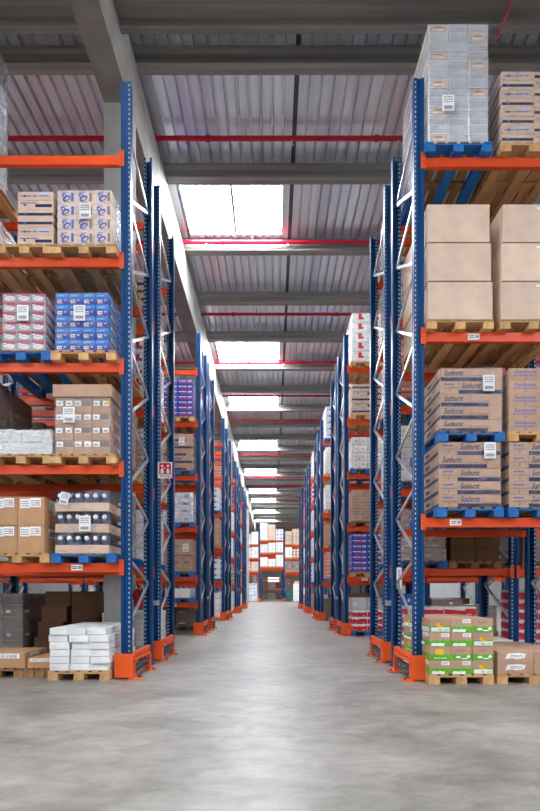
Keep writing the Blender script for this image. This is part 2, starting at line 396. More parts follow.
def film_mesh(w, d, h, m='film', bulge=.012, seed=0):
    key = ('film', round(w, 2), round(d, 2), round(h, 2), m, seed)
    if key in CM: return CM[key]
    mb = MB(); rr = random.Random(seed + 11); nz = max(4, int(h / .12)); nu = 6; pts = []
    per = []
    for i in range(nu): per.append((-w / 2 + w * i / nu, -d / 2))
    for i in range(nu): per.append((w / 2, -d / 2 + d * i / nu))
    for i in range(nu): per.append((w / 2 - w * i / nu, d / 2))
    for i in range(nu): per.append((-w / 2, d / 2 - d * i / nu))
    k = mb.mi(m); n = len(per)
    for z in range(nz + 1):
        for (x, y) in per:
            q = 1.0 + (.010 + rr.uniform(0, bulge)) / max(w, .3)
            mb.v.append((x * q, y * q, h * z / nz))
    for z in range(nz):
        for i in range(n):
            j = (i + 1) % n; mb.f.append([z * n + i, z * n + j, (z + 1) * n + j, (z + 1) * n + i]); mb.m.append(k)
    CM[key] = mb.mesh('stretch_film')
    for p in CM[key].polygons: p.use_smooth = True
    return CM[key]

# ------------------------------------------------------------------ pallets
PH = .115
PM = {}
def pallet_meshes(color, w, d):
    key = (color, round(w, 2), round(d, 2))
    if key in PM: return PM[key]
    m = {'wooden': 'wood', 'blue': 'pallet_blue', 'old': 'wood_old'}[color]
    mb = MB(); nb = 6; bw = w / nb * .72; t = .018
    for i in range(nb):
        c = -w / 2 + bw / 2 + (w - bw) * i / (nb - 1); mb.box(c - bw / 2, c + bw / 2, -d / 2, d / 2, PH - t, PH, m if color != 'blue' or i in (0, nb - 1) else 'wood_old')
    for y in (-d / 2 + .07, 0, d / 2 - .07): mb.box(-w / 2, w / 2, y - .065, y + .065, PH - 2 * t, PH - t - .0005, m if color != 'blue' or y else 'wood_old')
    sk = MB()
    for y in (-d / 2 + .07, 0, d / 2 - .07): sk.box(-.06, .06, y - .068, y + .068, .0145, PH - 2 * t - .0005, m)
    sk.box(-.06, .06, -d / 2, d / 2, 0, .014, m)
    PM[key] = (mb.mesh('deck'), sk.mesh('skid')); return PM[key]
def pallet(color, x, y, z, label, w=.8, d=1.2, group='pallets under the goods'):
    """x centre, y front edge"""
    dk, sk = pallet_meshes(color, w, d)
    t = thing('pallet', label, 'pallet', (x, y + d / 2, z), group)
    link('deck', dk, t)
    for sx in (-w / 2 + .06, 0, w / 2 - .06): link('skid', sk, t, (sx, 0, 0))
    return t

ORD = ['bottom', 'second', 'third', 'fourth', 'fifth', 'sixth', 'seventh', 'eighth', 'ninth', 'tenth', 'eleventh', 'twelfth', 'thirteenth']
def layer_word(l, n): return 'top' if l == n - 1 and n > 1 else ORD[l]
def col_word(i, n):
    if n == 1: return ''
    if n == 2: return ('left', 'right')[i]
    if n == 3: return ('left', 'middle', 'right')[i]
    return ('leftmost', 'inner left', 'inner right', 'rightmost')[i]

def wrapped(label, x, y, z, kind, cols, rows, layers, w, d, h, film='film', cap=None, papers=(), vf=None, jit=.003, name='wrapped_pallet_load', seed=0, group='wrapped pallet loads'):
    """one film-held block of cartons; x centre, y front face, overall w,d,h"""
    t = thing(name, label, 'pallet load', (x, y + d / 2, z), group)
    cw, cd, ch = w / cols, d / rows, h / layers; rr = random.Random(seed + int(x * 100) + int(z * 100))
    for l in range(layers):
        for j in range(rows):
            if 0 < j < rows - 1: continue
            for i in range(cols):
                v = vf(i, j, l) if vf else (l + i) % 2
                link('carton', carton(kind, cw, cd, ch, v), t, (-w / 2 + cw * (i + .5) + rr.uniform(-jit, jit), -d / 2 + cd * (j + .5) + rr.uniform(-jit, jit), l * ch))
    if film: link('stretch_film', film_mesh(w, d, h + .004, film, seed=seed % 5), t)
    if cap:
        mb = MB(); a, b = w / 2 + .02, d / 2 + .02; mb.box(-a, a, -b, b, h - cap + .006, h + .012, 'kraft'); link('cardboard_cap', mb.mesh('cardboard_cap'), t)
    for (px, pz) in papers: link('paper_label', paper_mesh(), t, (px, -d / 2 - .026, pz))
    return t

def loose(name, desc, where, x, y, z, kind, cols, rows, layers, w, d, h, vf=None, jit=.006, rear=True, cat='carton', group=None, offs=None, skip=()):
    cw, cd, ch = w / cols, d / rows, h / layers; rr = random.Random(int(x * 100) + int(z * 100))
    for l in range(layers):
        ox = offs[l] if offs else 0
        for j in range(rows if rear else 1):
            for i in range(cols):
                if (i, j, l) in skip: continue
                v = vf(i, j, l) if vf else (l + i) % 2
                bits = [layer_word(l, layers) + ' layer'] if layers > 1 else []
                cwd = col_word(i, cols)
                if cwd: bits.append(cwd + (' column' if layers > 1 else ' one'))
                if j: bits.append('rear row')
                elif rows > 1 and rear: bits.append('front row')
                o = link(name, carton(kind, cw, cd, ch, v), None, (x - w / 2 + cw * (i + .5) + ox + rr.uniform(-jit, jit), y + cd * (j + .5) + rr.uniform(-jit, jit) * (0 if j else 1), z + l * ch))
                tag(o, desc + ', ' + ' '.join(bits) + ', ' + where, cat, group or desc)

# ------------------------------------------------------------------ racks
FD = 1.05                     # frame depth
UPM, BRM = {}, {}
def upright_mesh(h, s=-1):
    key = (h, s); bl = 'rack_blue_left' if s < 0 else 'rack_blue_right'
    if key in UPM: return UPM[key]
    mb = MB(); a, t, d = .06, .006, .045
    mb.box(-.028, .028, -d + .012, -d + .018, 0, h, bl)                       # recessed web
    for s in (-1, 1):
        x0, x1 = sorted((s * .028, s * a)); mb.box(x0, x1, -d, -d + t, 0, h, bl)           # front flanges
        x0, x1 = sorted((s * .0275, s * .0225)); mb.box(x0, x1, -d, -d + .018, 0, h, bl)
        x0, x1 = sorted((s * a, s * (a - t))); mb.box(x0, x1, -d + t, d, 0, h, bl)          # sides
        x0, x1 = sorted((s * (a - t), s * (a - .03))); mb.box(x0, x1, d - t, d, 0, h, bl)  # rear lips
    mb.box(-.085, .085, -.065, .065, 0, .008, bl)
    UPM[key] = mb.mesh('upright'); return UPM[key]
def brace_mesh(dz):
    k = round(dz, 3)
    if k in BRM: return BRM[k]
    mb = MB(); mb.bar((0, 0, 0), (0, FD - .06, dz), .034, .026, 'galvanised')
    BRM[k] = mb.mesh('diagonal_brace'); return BRM[k]
def beam_mesh(L, hgt=.11, lip=True):
    k = ('beam', round(L, 3))
    if k in BRM: return BRM[k]
    mb = MB(); mb.box(-L / 2, L / 2, -.025, .025, -hgt, -.02, 'rack_orange'); mb.box(-L / 2, L / 2, -.025, .006, -.02, 0, 'rack_orange')
    BRM[k] = mb.mesh('beam'); return BRM[k]
def connector_mesh():
    if 'con' in BRM: return BRM['con']
    mb = MB(); mb.box(-.03, .03, -.006, .006, -.15, .045, 'rack_orange')
    for z in (-.12, -.07, -.02, .025): mb.tube((0, -.006, z), (0, -.010, z), .008, 'dark_steel', 8)
    BRM['con'] = mb.mesh('end_connector'); return BRM['con']
def tag_mesh():
    if 'tag' in BRM: return BRM['tag']
    mb = MB(); mb.box(-.07, .07, -.003, 0, -.035, .035, 'white_paper'); F = Face(mb, (-.07, -.003, -.035), (1, 0, 0), .14, .07, (0, -1, 0))
    F.lines(.1, .2, .55, .8, 2, 'dark_ink', random.Random(1)); F.rect(.66, .25, .9, .75, 'grey_ink'); BRM['tag'] = mb.mesh('location_label'); return BRM['tag']

def rack(s, X, Y, h, bay, nb, levels, label, nfr_brace=True, labelled=()):
    t = thing('pallet_rack', label, 'pallet rack', (s * X, Y, 0), 'blue and orange pallet racks')
    um = upright_mesh(h, s)
    for b in range(nb + 1):
        x = s * bay * b
        link('upright', um, t, (x, 0, 0)); link('upright', um, t, (x, FD, 0), PI)
        z = -.17 + .0; n = 0
        nodes = [.60 + .90 * i for i in range(int((h - .8) / .90) + 1)]
        for q, f in enumerate(nodes):
            if f + .59 < h - .05: link('diagonal_brace', brace_mesh(.59), t, (x, .03, f))
            if q + 1 < len(nodes):
                link('diagonal_brace', brace_mesh(.31), t, (x, FD - .03, f + .59), PI)
    for b in range(nb):
        for li, z in enumerate(levels):
            if b and z < 1: continue
            for yy, rz in ((-.005, 0), (FD + .005, PI)):
                o = link('beam', beam_mesh(bay - .13), t, (s * bay * (b + .5), yy, z), rz)
                if yy < 0 or b == 0:
                    for e in (-1, 1):
                        link('end_connector', connector_mesh(), o, (e * (bay / 2 - .05), -.047 + (.0 if yy < 0 else 0), 0))
                if yy < 0 and b == 0 and (li in labelled):
                    link('location_label', tag_mesh(), o, (labelled[li], -.026, -.055))
    return t

def guard(s, X, Y, label):
    """end-of-row guard round the feet of one frame, its rail on the aisle side"""
    t = thing('rack_end_guard', label, 'rack guard', (s * X, Y, 0), 'orange rack end guards')
    i = -s                                   # towards the aisle
    mb = MB(); a, b = sorted((-i * .10, i * .12))
    mb.box(a, b, -.165, -.155, .02, .31, 'guard_orange')
    x0, x1 = sorted((i * .12, i * .112)); mb.box(x0, x1, -.155, -.03, .02, .31, 'guard_orange')
    x0, x1 = sorted((-i * .10, -i * .092)); mb.box(x0, x1, -.155, -.03, .02, .31, 'guard_orange')
    link('corner_plate', mb.mesh('corner_plate'), t)
    mb = MB(); x0, x1 = sorted((i * .15, i * .12))
    mb.box(x0, x1, -.155, .62, .29, .335, 'guard_orange'); mb.box(x0, x1, -.155, .62, .225, .268, 'guard_orange')
    x0, x1 = sorted((i * .12, i * .13)); mb.box(x0, x1, -.155, .62, .268, .29, 'guard_orange')
    link('top_rail', mb.mesh('top_rail'), t)
    for z in (.155, .08):
        mb = MB(); mb.tube((i * .11, -.03, z), (i * .11, .58, z), .026, 'dark_steel', 10); link('lower_rail', mb.mesh('lower_rail'), t)
    mb = MB(); x0, x1 = sorted((i * .15, i * .08)); mb.box(x0, x1, .565, .62, .012, .335, 'guard_orange'); link('rear_post', mb.mesh('rear_post'), t)
    for yy in (-.14, .54):
        mb = MB(); x0, x1 = sorted((i * .23, i * .07)); mb.box(x0, x1, yy - .04, yy + .10, 0, .011, 'guard_orange')
        mb.tube((i * .19, yy + .03, .011), (i * .19, yy + .03, .03), .014, 'dark_steel', 8); link('foot_plate', mb.mesh('foot_plate'), t)
    return t

BLK = ['nearest', 'second', 'third', 'fourth', 'fifth']
LV = [1.42, 2.64, 3.91, 5.22, 6.49]
XL, XR, SHR = 1.83, 1.765, -.15
def yA(s, k): return 6.0 + 5.8 * k + (SHR if s > 0 else 0)
SIDE = {-1: 'left', 1: 'right'}
ROW = {0: 'front', 1: 'back'}
LVW = ['on floor', 'first beam', 'second beam', 'third beam', 'fourth beam', 'fifth beam']

for s in (-1, 1):
    for k in range(5):
        for row in (0, 1):
            Y = yA(s, k) + row * 1.53; X = XL if s < 0 else XR
            lv = list(LV)
            if s > 0 and k == 0 and row == 0: lv = [1.96, 4.21, 6.33]
            if s < 0 and k == 1 and row == 0: lv = [.79] + lv
            bay = 2.8 if s < 0 else 1.93
            nb = (2 if s > 0 or row else 1) if k == 0 else (2 if k < 3 else 1)
            lab = {0: -.0 + .0}
            rack(s, X, Y, 7.40 if s < 0 else 7.28, bay, nb, lv,
                 f'blue pallet rack with orange beams, {BLK[k]} block {SIDE[s]} of the aisle, {ROW[row]} row',
                 labelled={0: (.79 if s < 0 else -.52), 1: -.3} if row == 0 and k < 2 else {})
            guard(s, X, Y, f'orange guard at the foot of the {BLK[k]} {SIDE[s]} rack block, {ROW[row]} row')
        # galvanised spacer tying the two back-to-back rows
        mb = MB(); mb.box(-.03, .03, FD + .05, 1.53 - .05, .86, .92, 'galvanised'); mb.box(-.055, .055, 1.53 - .056, 1.53 - .05, .85, .93, 'galvanised'); mb.box(-.055, .055, FD + .05, FD + .056, .85, .93, 'galvanised')
        o = link('row_spacer', mb.mesh('row_spacer'), None, (s * (XL if s < 0 else XR), yA(s, k), 0))
        tag(o, f'grey steel spacer between the two rows of the {BLK[k]} {SIDE[s]} rack block', 'rack spacer', 'row spacers')

# ------------------------------------------------------------------ goods in the racks
SLOT = ['aisle end', 'second from aisle', 'third from aisle', 'fourth from aisle', 'fifth from aisle', 'sixth from aisle']
def place(s, k, row, lvl, slot, z=None, x=None, y=None):
    Y = yA(s, k) + row * 1.53 + (-.11 if row == 0 else -.06)
    n = 3 if s < 0 else 2; X = (XL if s < 0 else XR) + .50 + .82 * (slot % n) + (2.8 if s < 0 else 1.93) * (slot // n)
    zz = 0 if lvl == 0 else LV[lvl - 1] + .002
    return s * X if x is None else x, Y if y is None else y, zz if z is None else z
def where(s, k, row, lvl, slot): return f'{SLOT[slot]}, {LVW[lvl]}, {BLK[k]} {SIDE[s]} {ROW[row]} rack'

def load(s, k, row, lvl, slot, desc, kind, cols, rows, layers, w, d, h, pc='wooden', pw=.8, z=None, x=None, xl=None, y=None, film='film', dy=.02, pallets=True, **kw):
    X, Y, Z = place(s, k, row, lvl, slot, z, x, y); wh = where(s, k, row, lvl, slot)
    if pallets: pallet(pc, X, Y, Z, f'{pc if pc != "old" else "dark wooden"} pallet, {wh}, carrying goods', pw)
    return wrapped(f'{desc}, {wh}', X if xl is None else xl, Y + dy, Z + PH + .001, kind, cols, rows, layers, w, d, h, film=film, seed=int(abs(X) * 31 + Z * 17 + k * 5), **kw)

# --- nearest left rack, front row
load(-1, 0, 0, 4, 0, 'pale cartons printed with blue hearts', 'heart', 3, 2, 4, .67, 1.10, .67, 'wooden', xl=-2.325, vf=lambda i, j, l: (i + 3 * l) % 6, papers=[(.02, .30)], film='film')
load(-1, 0, 0, 4, 1, 'flat blue-banded cartons in five layers', 'flat', 1, 2, 6, .44, 1.1, .655, 'wooden', pw=.70, x=-3.06, xl=-2.93, vf=lambda i, j, l: (l * 5 + 1) % 4, film=None)
load(-1, 0, 0, 4, 2, 'low film-wrapped stack with lilac cartons', 'flat', 2, 2, 4, .70, 1.05, .45, 'wooden', x=-3.84, film='film_heavy')
load(-1, 0, 0, 3, 0, 'blue printed cartons under clear film', 'blue', 4, 2, 5, .66, 1.12, .715, 'wooden', xl=-2.355, papers=[(-.02, .36)], film='film')
load(-1, 0, 0, 3, 1, 'red and white packs under clear film', 'redpack', 3, 2, 6, .53, 1.06, .71, 'blue', pw=.74, x=-3.10, xl=-3.07, papers=[(.0, .36)], film='film')
load(-1, 0, 0, 2, 0, 'tall kraft cartons under a cardboard cap', 'octa', 3, 2, 5, .68, 1.08, .84, 'wooden', xl=-2.345, cap=.145, papers=[(-.16, .38)], vf=lambda i, j, l: 5 if (i, l) == (2, 3) else (i + l) % 2, film='film')
load(-1, 0, 0, 2, 1, 'low white wrapped crates in two layers', 'whitecrate', 2, 2, 2, .74, 1.1, .30, 'wooden', pw=.78, x=-3.10, film='film_heavy')
load(-1, 0, 0, 2, 2, 'tall dark brown film-wrapped stack', 'brownwrap', 2, 2, 5, .76, 1.1, 1.0, 'wooden', x=-3.90, film='film')
# brown cartons with white labels: loose
X, Y, Z = place(-1, 0, 0, 1, 1, x=-3.15); wh = 'second from aisle, first beam, nearest left rack'
pallet('wooden', X, Y, Z, 'wooden pallet under the brown cartons with paired white labels, nearest left rack')
loose('labelled_carton', 'brown carton with white labels', 'nearest left rack', X, Y + .03, Z + PH + .001, 'labels', 2, 2, 2, .66, 1.1, .70, rear=True, group='brown cartons with white labels')
# bottle packs under film on a blue pallet
X, Y, Z = place(-1, 0, 0, 1, 0); pallet('blue', X, Y, Z, 'blue pallet under the film-wrapped bottle packs, nearest left rack')
t = thing('bottle_pack_load', 'three tiers of white-capped bottles on kraft trays under film, nearest left rack', 'pallet load', (X - .035, Y + .6, Z + PH + .001), 'wrapped pallet loads')
bt = MB(); bt.lathe([(.048, 0), (.053, .02), (.053, .10), (.048, .125), (.034, .142), (.020, .15)], 'bottle_dark', 14); bt = bt.mesh('bottle')
cp = MB(); cp.lathe([(.027, 0), (.029, .004), (.028, .03), (.02, .038)], 'cap_white', 12); cp = cp.mesh('cap')
tr = MB(); W, D = .66, 1.10
tr.box(-W / 2, W / 2, -D / 2, D / 2, 0, .008, 'kraft_pale')
for y0, y1 in ((-D / 2, -D / 2 + .006), (D / 2 - .006, D / 2)): tr.box(-W / 2, W / 2, y0, y1, .008, .105, 'kraft_pale')
for x0, x1 in ((-W / 2, -W / 2 + .006), (W / 2 - .006, W / 2)): tr.box(x0, x1, -D / 2 + .006, D / 2 - .006, .008, .105, 'kraft_pale')
tr.box(-W / 2 + .01, W / 2 - .01, -D / 2 + .01, D / 2 - .01, .09, .096, 'kraft_edge'); tr = tr.mesh('tray')
for l in range(3):
    link('tray', tr, t, (0, 0, l * .262))
    for j in range(2):
        for i in range(6):
            if j and i < 5: continue
            b = link('bottle', bt, t, (-W / 2 + .058 + .109 * i, -D / 2 + .062 + j * .6, l * .262 + .097)); link('cap', cp, b, (0, 0, .122))
            # cap faces the front, tilted over the pouring lip
            b.children[0].rotation_euler = (PI / 2.1, 0, 0); b.children[0].location = (0, -.034, .092)
link('stretch_film', film_mesh(W, D, .785, 'film', .03, 4), t)
link('paper_label', paper_mesh(.11, .15), t, (-.22, -D / 2 - .04, .60)).rotation_euler = (0, .25, 0)
link('paper_label', paper_mesh(), t, (.05, -D / 2 - .04, .27))
# top level, only its right edge shows
load(-1, 0, 0, 5, 2, 'tall lilac-white wrapped stack', 'paleblue', 2, 2, 8, .62, 1.08, 2.1, 'wooden', x=-4.13, xl=-4.19, film='film_heavy')
# --- nearest left rack, back row: seen through the frames and over the goods in front
load(-1, 0, 1, 1, 0, 'white cartons under film', 'white', 2, 2, 4, .74, 1.1, .80, 'blue')
load(-1, 0, 1, 2, 0, 'brown cartons under film', 'rows', 2, 2, 5, .74, 1.1, .85, 'wooden', film='film_heavy')
load(-1, 0, 1, 3, 0, 'white cartons with red stripe under film', 'stripe', 2, 2, 5, .74, 1.1, .95, 'wooden')
load(-1, 0, 1, 4, 0, 'kraft cartons under film', 'flat', 2, 2, 5, .74, 1.1, .60, 'wooden')
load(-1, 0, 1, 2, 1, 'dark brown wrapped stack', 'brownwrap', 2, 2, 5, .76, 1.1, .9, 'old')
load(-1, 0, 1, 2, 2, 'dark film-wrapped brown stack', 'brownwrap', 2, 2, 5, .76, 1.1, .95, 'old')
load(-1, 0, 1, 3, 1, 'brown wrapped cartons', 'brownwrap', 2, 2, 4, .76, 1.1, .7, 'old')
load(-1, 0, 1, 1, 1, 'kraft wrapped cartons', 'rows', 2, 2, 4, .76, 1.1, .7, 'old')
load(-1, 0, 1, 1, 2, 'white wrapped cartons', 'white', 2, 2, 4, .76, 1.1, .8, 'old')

# --- left floor
pallet('wooden', -2.335, 5.76, 0, 'wooden pallet under the white boxes beside the nearest left guard', .74)
loose('white_box', 'white box', 'stack by nearest left guard', -2.325, 5.77, PH + .001, 'white', 3, 2, 6, .70, 1.1, .515, jit=.018, vf=lambda i, j, l: (i + l * 2) % 3, group='white boxes on the floor pallet', offs=[0, .0, -.012, .0, -.018, -.03])
X, Y, Z = place(-1, 0, 1, 0, 0)
pallet('wooden', -2.32, 7.50, 0, 'wooden pallet under the taller white stack behind the white boxes')
wrapped('taller white box stack behind the front white boxes, nearest left block floor', -2.30, 7.51, PH + .001, 'white', 3, 2, 7, .76, 1.1, .62, film=None)
pallet('old', -2.90, 5.95, 0, 'small wooden pallet under a flat kraft carton left of the white boxes', .38, 1.0)
o = link('flat_carton', carton('kraft', .34, .50, .13, 1), None, (-2.89, 6.22, PH + .001)); tag(o, 'flat kraft carton with white label on small pallet left of white boxes', 'carton')
o = link('flat_carton', carton('dark', .30, .36, .16, 1), None, (-2.88, 6.70, PH + .001)); tag(o, 'plain brown carton behind the flat kraft carton on small pallet', 'carton')
pallet('old', -3.44, 5.95, 0, 'wooden pallet under a wide kraft carton at left edge of floor', .68, 1.2)
o = link('wide_carton', carton('kraft', .62, .58, .19, 0), None, (-3.40, 6.27, PH + .001)); tag(o, 'wide kraft carton with white label on leftmost floor pallet', 'carton')
pallet('old', -4.20, 7.50, 0, 'wooden pallet under the grey wrapped stack at left edge of floor', .68)
wrapped('grey film-wrapped carton stack behind the wide kraft carton, left floor', -4.22, 7.52, PH + .001, 'greywrap', 2, 2, 5, .60, 1.1, .92, film='film')
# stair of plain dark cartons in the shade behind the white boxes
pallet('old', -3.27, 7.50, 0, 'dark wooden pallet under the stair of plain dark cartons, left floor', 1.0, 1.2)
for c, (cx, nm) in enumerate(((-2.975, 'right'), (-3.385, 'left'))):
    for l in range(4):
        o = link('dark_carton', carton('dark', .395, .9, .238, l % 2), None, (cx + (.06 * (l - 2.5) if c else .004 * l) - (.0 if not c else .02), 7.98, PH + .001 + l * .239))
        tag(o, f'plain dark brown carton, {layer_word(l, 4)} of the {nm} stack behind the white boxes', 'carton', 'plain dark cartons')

# --- nearest right rack, front row (its own beam heights)
def rload(z, slot, desc, kind, cols, rows, layers, w, d, h, pc, lvw, x, pw=.8, **kw):
    X, Y, Z = place(1, 0, 0, 1, slot, z + .002, x); wh = f'{SLOT[slot]}, {lvw}, nearest right front rack'
    pallet(pc, X, Y, Z, f'{pc} pallet, {wh}, carrying goods', pw)
    return wrapped(f'{desc}, {wh}', X + kw.pop('dx', 0), Y + .02, Z + PH + .001, kind, cols, rows, layers, w, d, h, **kw)
rload(6.33, 0, 'very tall film-wrapped stack of clear packs', 'clear', 3, 2, 13, .72, 1.12, 1.43, 'blue', 'third beam', 2.22, papers=[(-.13, .36)], vf=lambda i, j, l: 1 if (i == 0 and l % 3 == 0) or (i == 2 and l % 3 == 2 and l > 3) else 0, film='film')
rload(6.33, 1, 'kraft trays in blue-edged film', 'flat', 2, 2, 8, .78, 1.1, .86, 'wooden', 'third beam', 3.13, vf=lambda i, j, l: (2 * l + i) % 4, film='film')
for slot, X in ((0, 2.24), (1, 3.12)):
    _, Y, Z = place(1, 0, 0, 1, slot, 4.212); pallet('wooden', X, Y, Z, f'wooden pallet under the {("left", "right")[slot]} stack of big plain cartons, nearest right rack')
    for l in range(3):
        h = .462; w = .775 - .012 * l
        o = link('big_carton', carton('big', w, 1.1, h, slot), None, (X + (.01 - .012 * l if slot == 0 else .005 * l), Y + .57, Z + PH + .001 + l * (h + .003)))
        tag(o, f'big plain kraft carton, {("bottom", "middle", "top")[l]} of the {("left", "right")[slot]} three-high stack, nearest right rack', 'carton', 'big plain kraft cartons')
rload(1.96, 0, 'blue-banded cartons in five layers', 'band', 1, 2, 5, .75, 1.1, .785, 'blue', 'first beam', 2.36, vf=lambda i, j, l: 1 if l < 3 else (l + 1) % 2 if l == 3 else 1, papers=[(.23, .58)], film='film')
rload(1.96 + PH + .79, 0, 'blue-banded cartons in five layers', 'band', 1, 2, 5, .745, 1.1, .765, 'blue', 'upper stacked pallet', 2.375, vf=lambda i, j, l: 1 if l == 3 else 0, papers=[(.20, .48)], film='film')
rload(1.96, 1, 'blue-banded cartons, plainer stack', 'band', 1, 2, 5, .78, 1.1, .785, 'blue', 'first beam', 3.22, vf=lambda i, j, l: 1, film='film')
rload(1.96 + PH + .79, 1, 'cartons with doubled blue lettering', 'two', 1, 2, 5, .78, 1.1, .765, 'wooden', 'upper stacked pallet', 3.22, film=None)
# back row, nearest right
load(1, 0, 1, 1, 0, 'brown wrapped cartons', 'rows', 2, 2, 4, .74, 1.1, .78, 'blue', film='film_heavy')
load(1, 0, 1, 2, 0, 'white and kraft cartons under film', 'white', 2, 2, 5, .74, 1.1, .85, 'blue')
load(1, 0, 1, 3, 0, 'red and kraft cartons under film', 'salmon', 2, 2, 5, .74, 1.1, .9, 'blue')
load(1, 0, 1, 4, 0, 'kraft cartons in heavy film', 'flat', 2, 2, 5, .74, 1.1, .85, 'wooden', film='film_heavy')
load(1, 0, 1, 5, 0, 'white cartons in heavy film', 'paleblue', 2, 2, 5, .74, 1.1, .8, 'wooden', film='film_heavy')
load(1, 0, 1, 3, 1, 'dark wrapped cartons', 'brownwrap', 2, 2, 4, .76, 1.1, .8, 'old')
load(1, 0, 1, 4, 1, 'dull brown wrapped cartons', 'brownwrap', 2, 2, 4, .76, 1.1, .7, 'old')

# --- right floor
pallet('wooden', 2.17, 5.52, 0, 'wooden pallet under the green and kraft cartons beside nearest right guard', .74)
GV = {(0, 3): 0, (1, 3): 1, (2, 3): 2, (0, 2): 1, (1, 2): 1, (2, 2): 0, (0, 1): 3, (1, 1): 2, (2, 1): 2, (0, 0): 1, (1, 0): 1, (2, 0): 0}
loose('green_print_carton', 'green-printed kraft carton', 'stack by nearest right guard', 2.17, 5.53, PH + .001, 'green', 3, 2, 4, .74, 1.1, .645, vf=lambda i, j, l: GV[(i, l)], group='green-printed kraft cartons', jit=.004)
pallet('wooden', 3.02, 5.54, 0, 'wooden pallet under the low kraft cartons right of the green cartons', .86)
loose('low_kraft_carton', 'kraft carton with white patches', 'right of green cartons', 3.02, 5.56, PH + .001, 'patch', 2, 2, 2, .84, 1.1, .26, group='low kraft cartons with white patches', jit=.003)
pallet('blue', 2.42, 7.35, 0, 'blue pallet under the red and white cartons behind the green stack', .9)
loose('red_white_carton', 'red and white carton', 'stack behind green cartons', 2.62, 7.36, PH + .001, 'redwhite', 2, 2, 5, 1.0, 1.1, .72, rear=False, group='red and white cartons behind the green stack', skip={(0, 0, 0), (0, 0, 1), (0, 0, 2)} if False else ())
pallet('blue', 3.02, 6.72, 0, 'blue pallet under the low red and white cartons behind kraft cartons', .74, .58)
loose('red_white_carton', 'low red and white carton', 'behind the patched kraft cartons', 3.00, 6.73, PH + .001, 'redwhite', 2, 1, 2, .74, .52, .27, group='low red and white cartons')
pallet('wooden', 4.32, 7.82, 0, 'wooden pallet under the tall red and white stack at right edge', .8, .62)
loose('red_white_carton', 'red and white carton', 'tall stack at right edge', 4.32, 7.84, PH + .001, 'redwhite', 2, 1, 6, .80, .42, .98, group='red and white cartons of the tall right stack')

# --- the blocks further down the aisle
def simple(s, k, row, lvl, desc, kind, layers, h, pc='wooden', cols=2, film=None, slot=0, **kw):
    load(s, k, row, lvl, slot, desc, kind, cols, 1, layers, .74, 1.1, h, pc, film=film, **kw)
# second block left
simple(-1, 1, 0, 4, 'blue cartons with red and white lettering', 'kola', 7, .90, 'wooden', cols=2)
simple(-1, 1, 0, 3, 'blue-banded flat kraft cartons', 'band', 5, .88, 'blue', cols=1, film='film', papers=[(.1, .6)])
simple(-1, 1, 0, 2, 'white film-wrapped cartons', 'paleblue', 4, .72, 'blue', film='film_heavy')
load(-1, 1, 0, 1, 0, 'big kraft cartons with a label', 'rows', 3, 1, 2, .74, 1.1, .80, 'blue', film='film', papers=[(.2, .5)])
load(-1, 1, 0, 1, 1, 'kraft cartons', 'rows', 2, 1, 3, .74, 1.1, .80, 'blue', film=None)
load(-1, 1, 0, 0, 0, 'low white boxes on the low beam', 'white', 2, 1, 1, .60, .8, .24, 'blue', z=.79, film=None)
load(-1, 1, 0, 0, 4, 'white wrapped stack', 'white', 2, 1, 4, .74, 1.1, .9, 'wooden', film='film_heavy')
load(-1, 1, 0, 0, 3, 'white carton stack', 'white', 2, 1, 4, .74, 1.1, .8, 'wooden', film=None)
# second block right
simple(1, 1, 0, 5, 'white cartons with red side stripes', 'stripe', 5, 1.16, 'wooden', cols=2, film='film')
simple(1, 1, 0, 4, 'brown flat cartons', 'flat', 5, .72, 'wooden', cols=1, film='film')
simple(1, 1, 0, 3, 'white cartons with small orange marks', 'dots', 4, .76, 'blue', film='film')
simple(1, 1, 0, 2, 'kraft cartons under dark film', 'rows', 5, .75, 'old', cols=3, film='film')
simple(1, 1, 0, 1, 'blue cartons with red and white lettering', 'kola', 7, .92, 'wooden')
load(1, 1, 0, 0, 0, 'red and white cartons under grey crates', 'redwhite', 2, 1, 3, .74, 1.1, .50, 'blue', film=None)
X, Y, Z = place(1, 1, 0, 0, 0)
for i in range(2):
    o = link('grey_crate', carton('greycrate', .36, .56, .30, 0), None, (X - .185 + .37 * i, Y + .30, PH + .503)); tag(o, f'grey crate, {("left", "right")[i]} one, on red and white cartons, second right block', 'crate', 'grey crates')
load(1, 1, 0, 1, 1, 'dark brown wrapped cartons', 'brownwrap', 2, 1, 4, .74, 1.1, .8, 'blue', film='film')
load(1, 1, 0, 1, 2, 'dull brown wrapped cartons', 'brownwrap', 2, 1, 4, .74, 1.1, .85, 'blue', film='film')
load(1, 1, 0, 1, 3, 'grey wrapped cartons', 'greywrap', 2, 1, 4, .74, 1.1, .9, 'wooden', film='film')
X, Y, Z = place(1, 1, 0, 0, 1)
load(1, 1, 0, 0, 1, 'blue crates stacked', 'bluecrate', 3, 1, 3, .74, 1.1, .9, 'blue', film=None)
# back rows of the second block
GEN = [('white cartons', 'white', 4, None), ('kraft cartons', 'rows', 5, None), ('wrapped white cartons', 'paleblue', 4, 'film_heavy'), ('salmon cartons with red bands', 'salmon', 6, None),
       ('brown flat cartons', 'flat', 6, 'film'), ('white cartons with orange marks', 'dots', 4, None), ('red and white cartons', 'redwhite', 5, None), ('kraft cartons with labels', 'octa', 4, None), ('blue lettered cartons', 'kola', 6, None)]
rg = random.Random(21)
for s in (-1, 1):
    for lvl in range(1, 5 if s < 0 else 6):
        g = GEN[rg.randrange(len(GEN))]; simple(s, 1, 1, lvl, g[0], g[1], g[2], rg.uniform(.65, .95), rg.choice(['wooden', 'blue']), film=g[3])
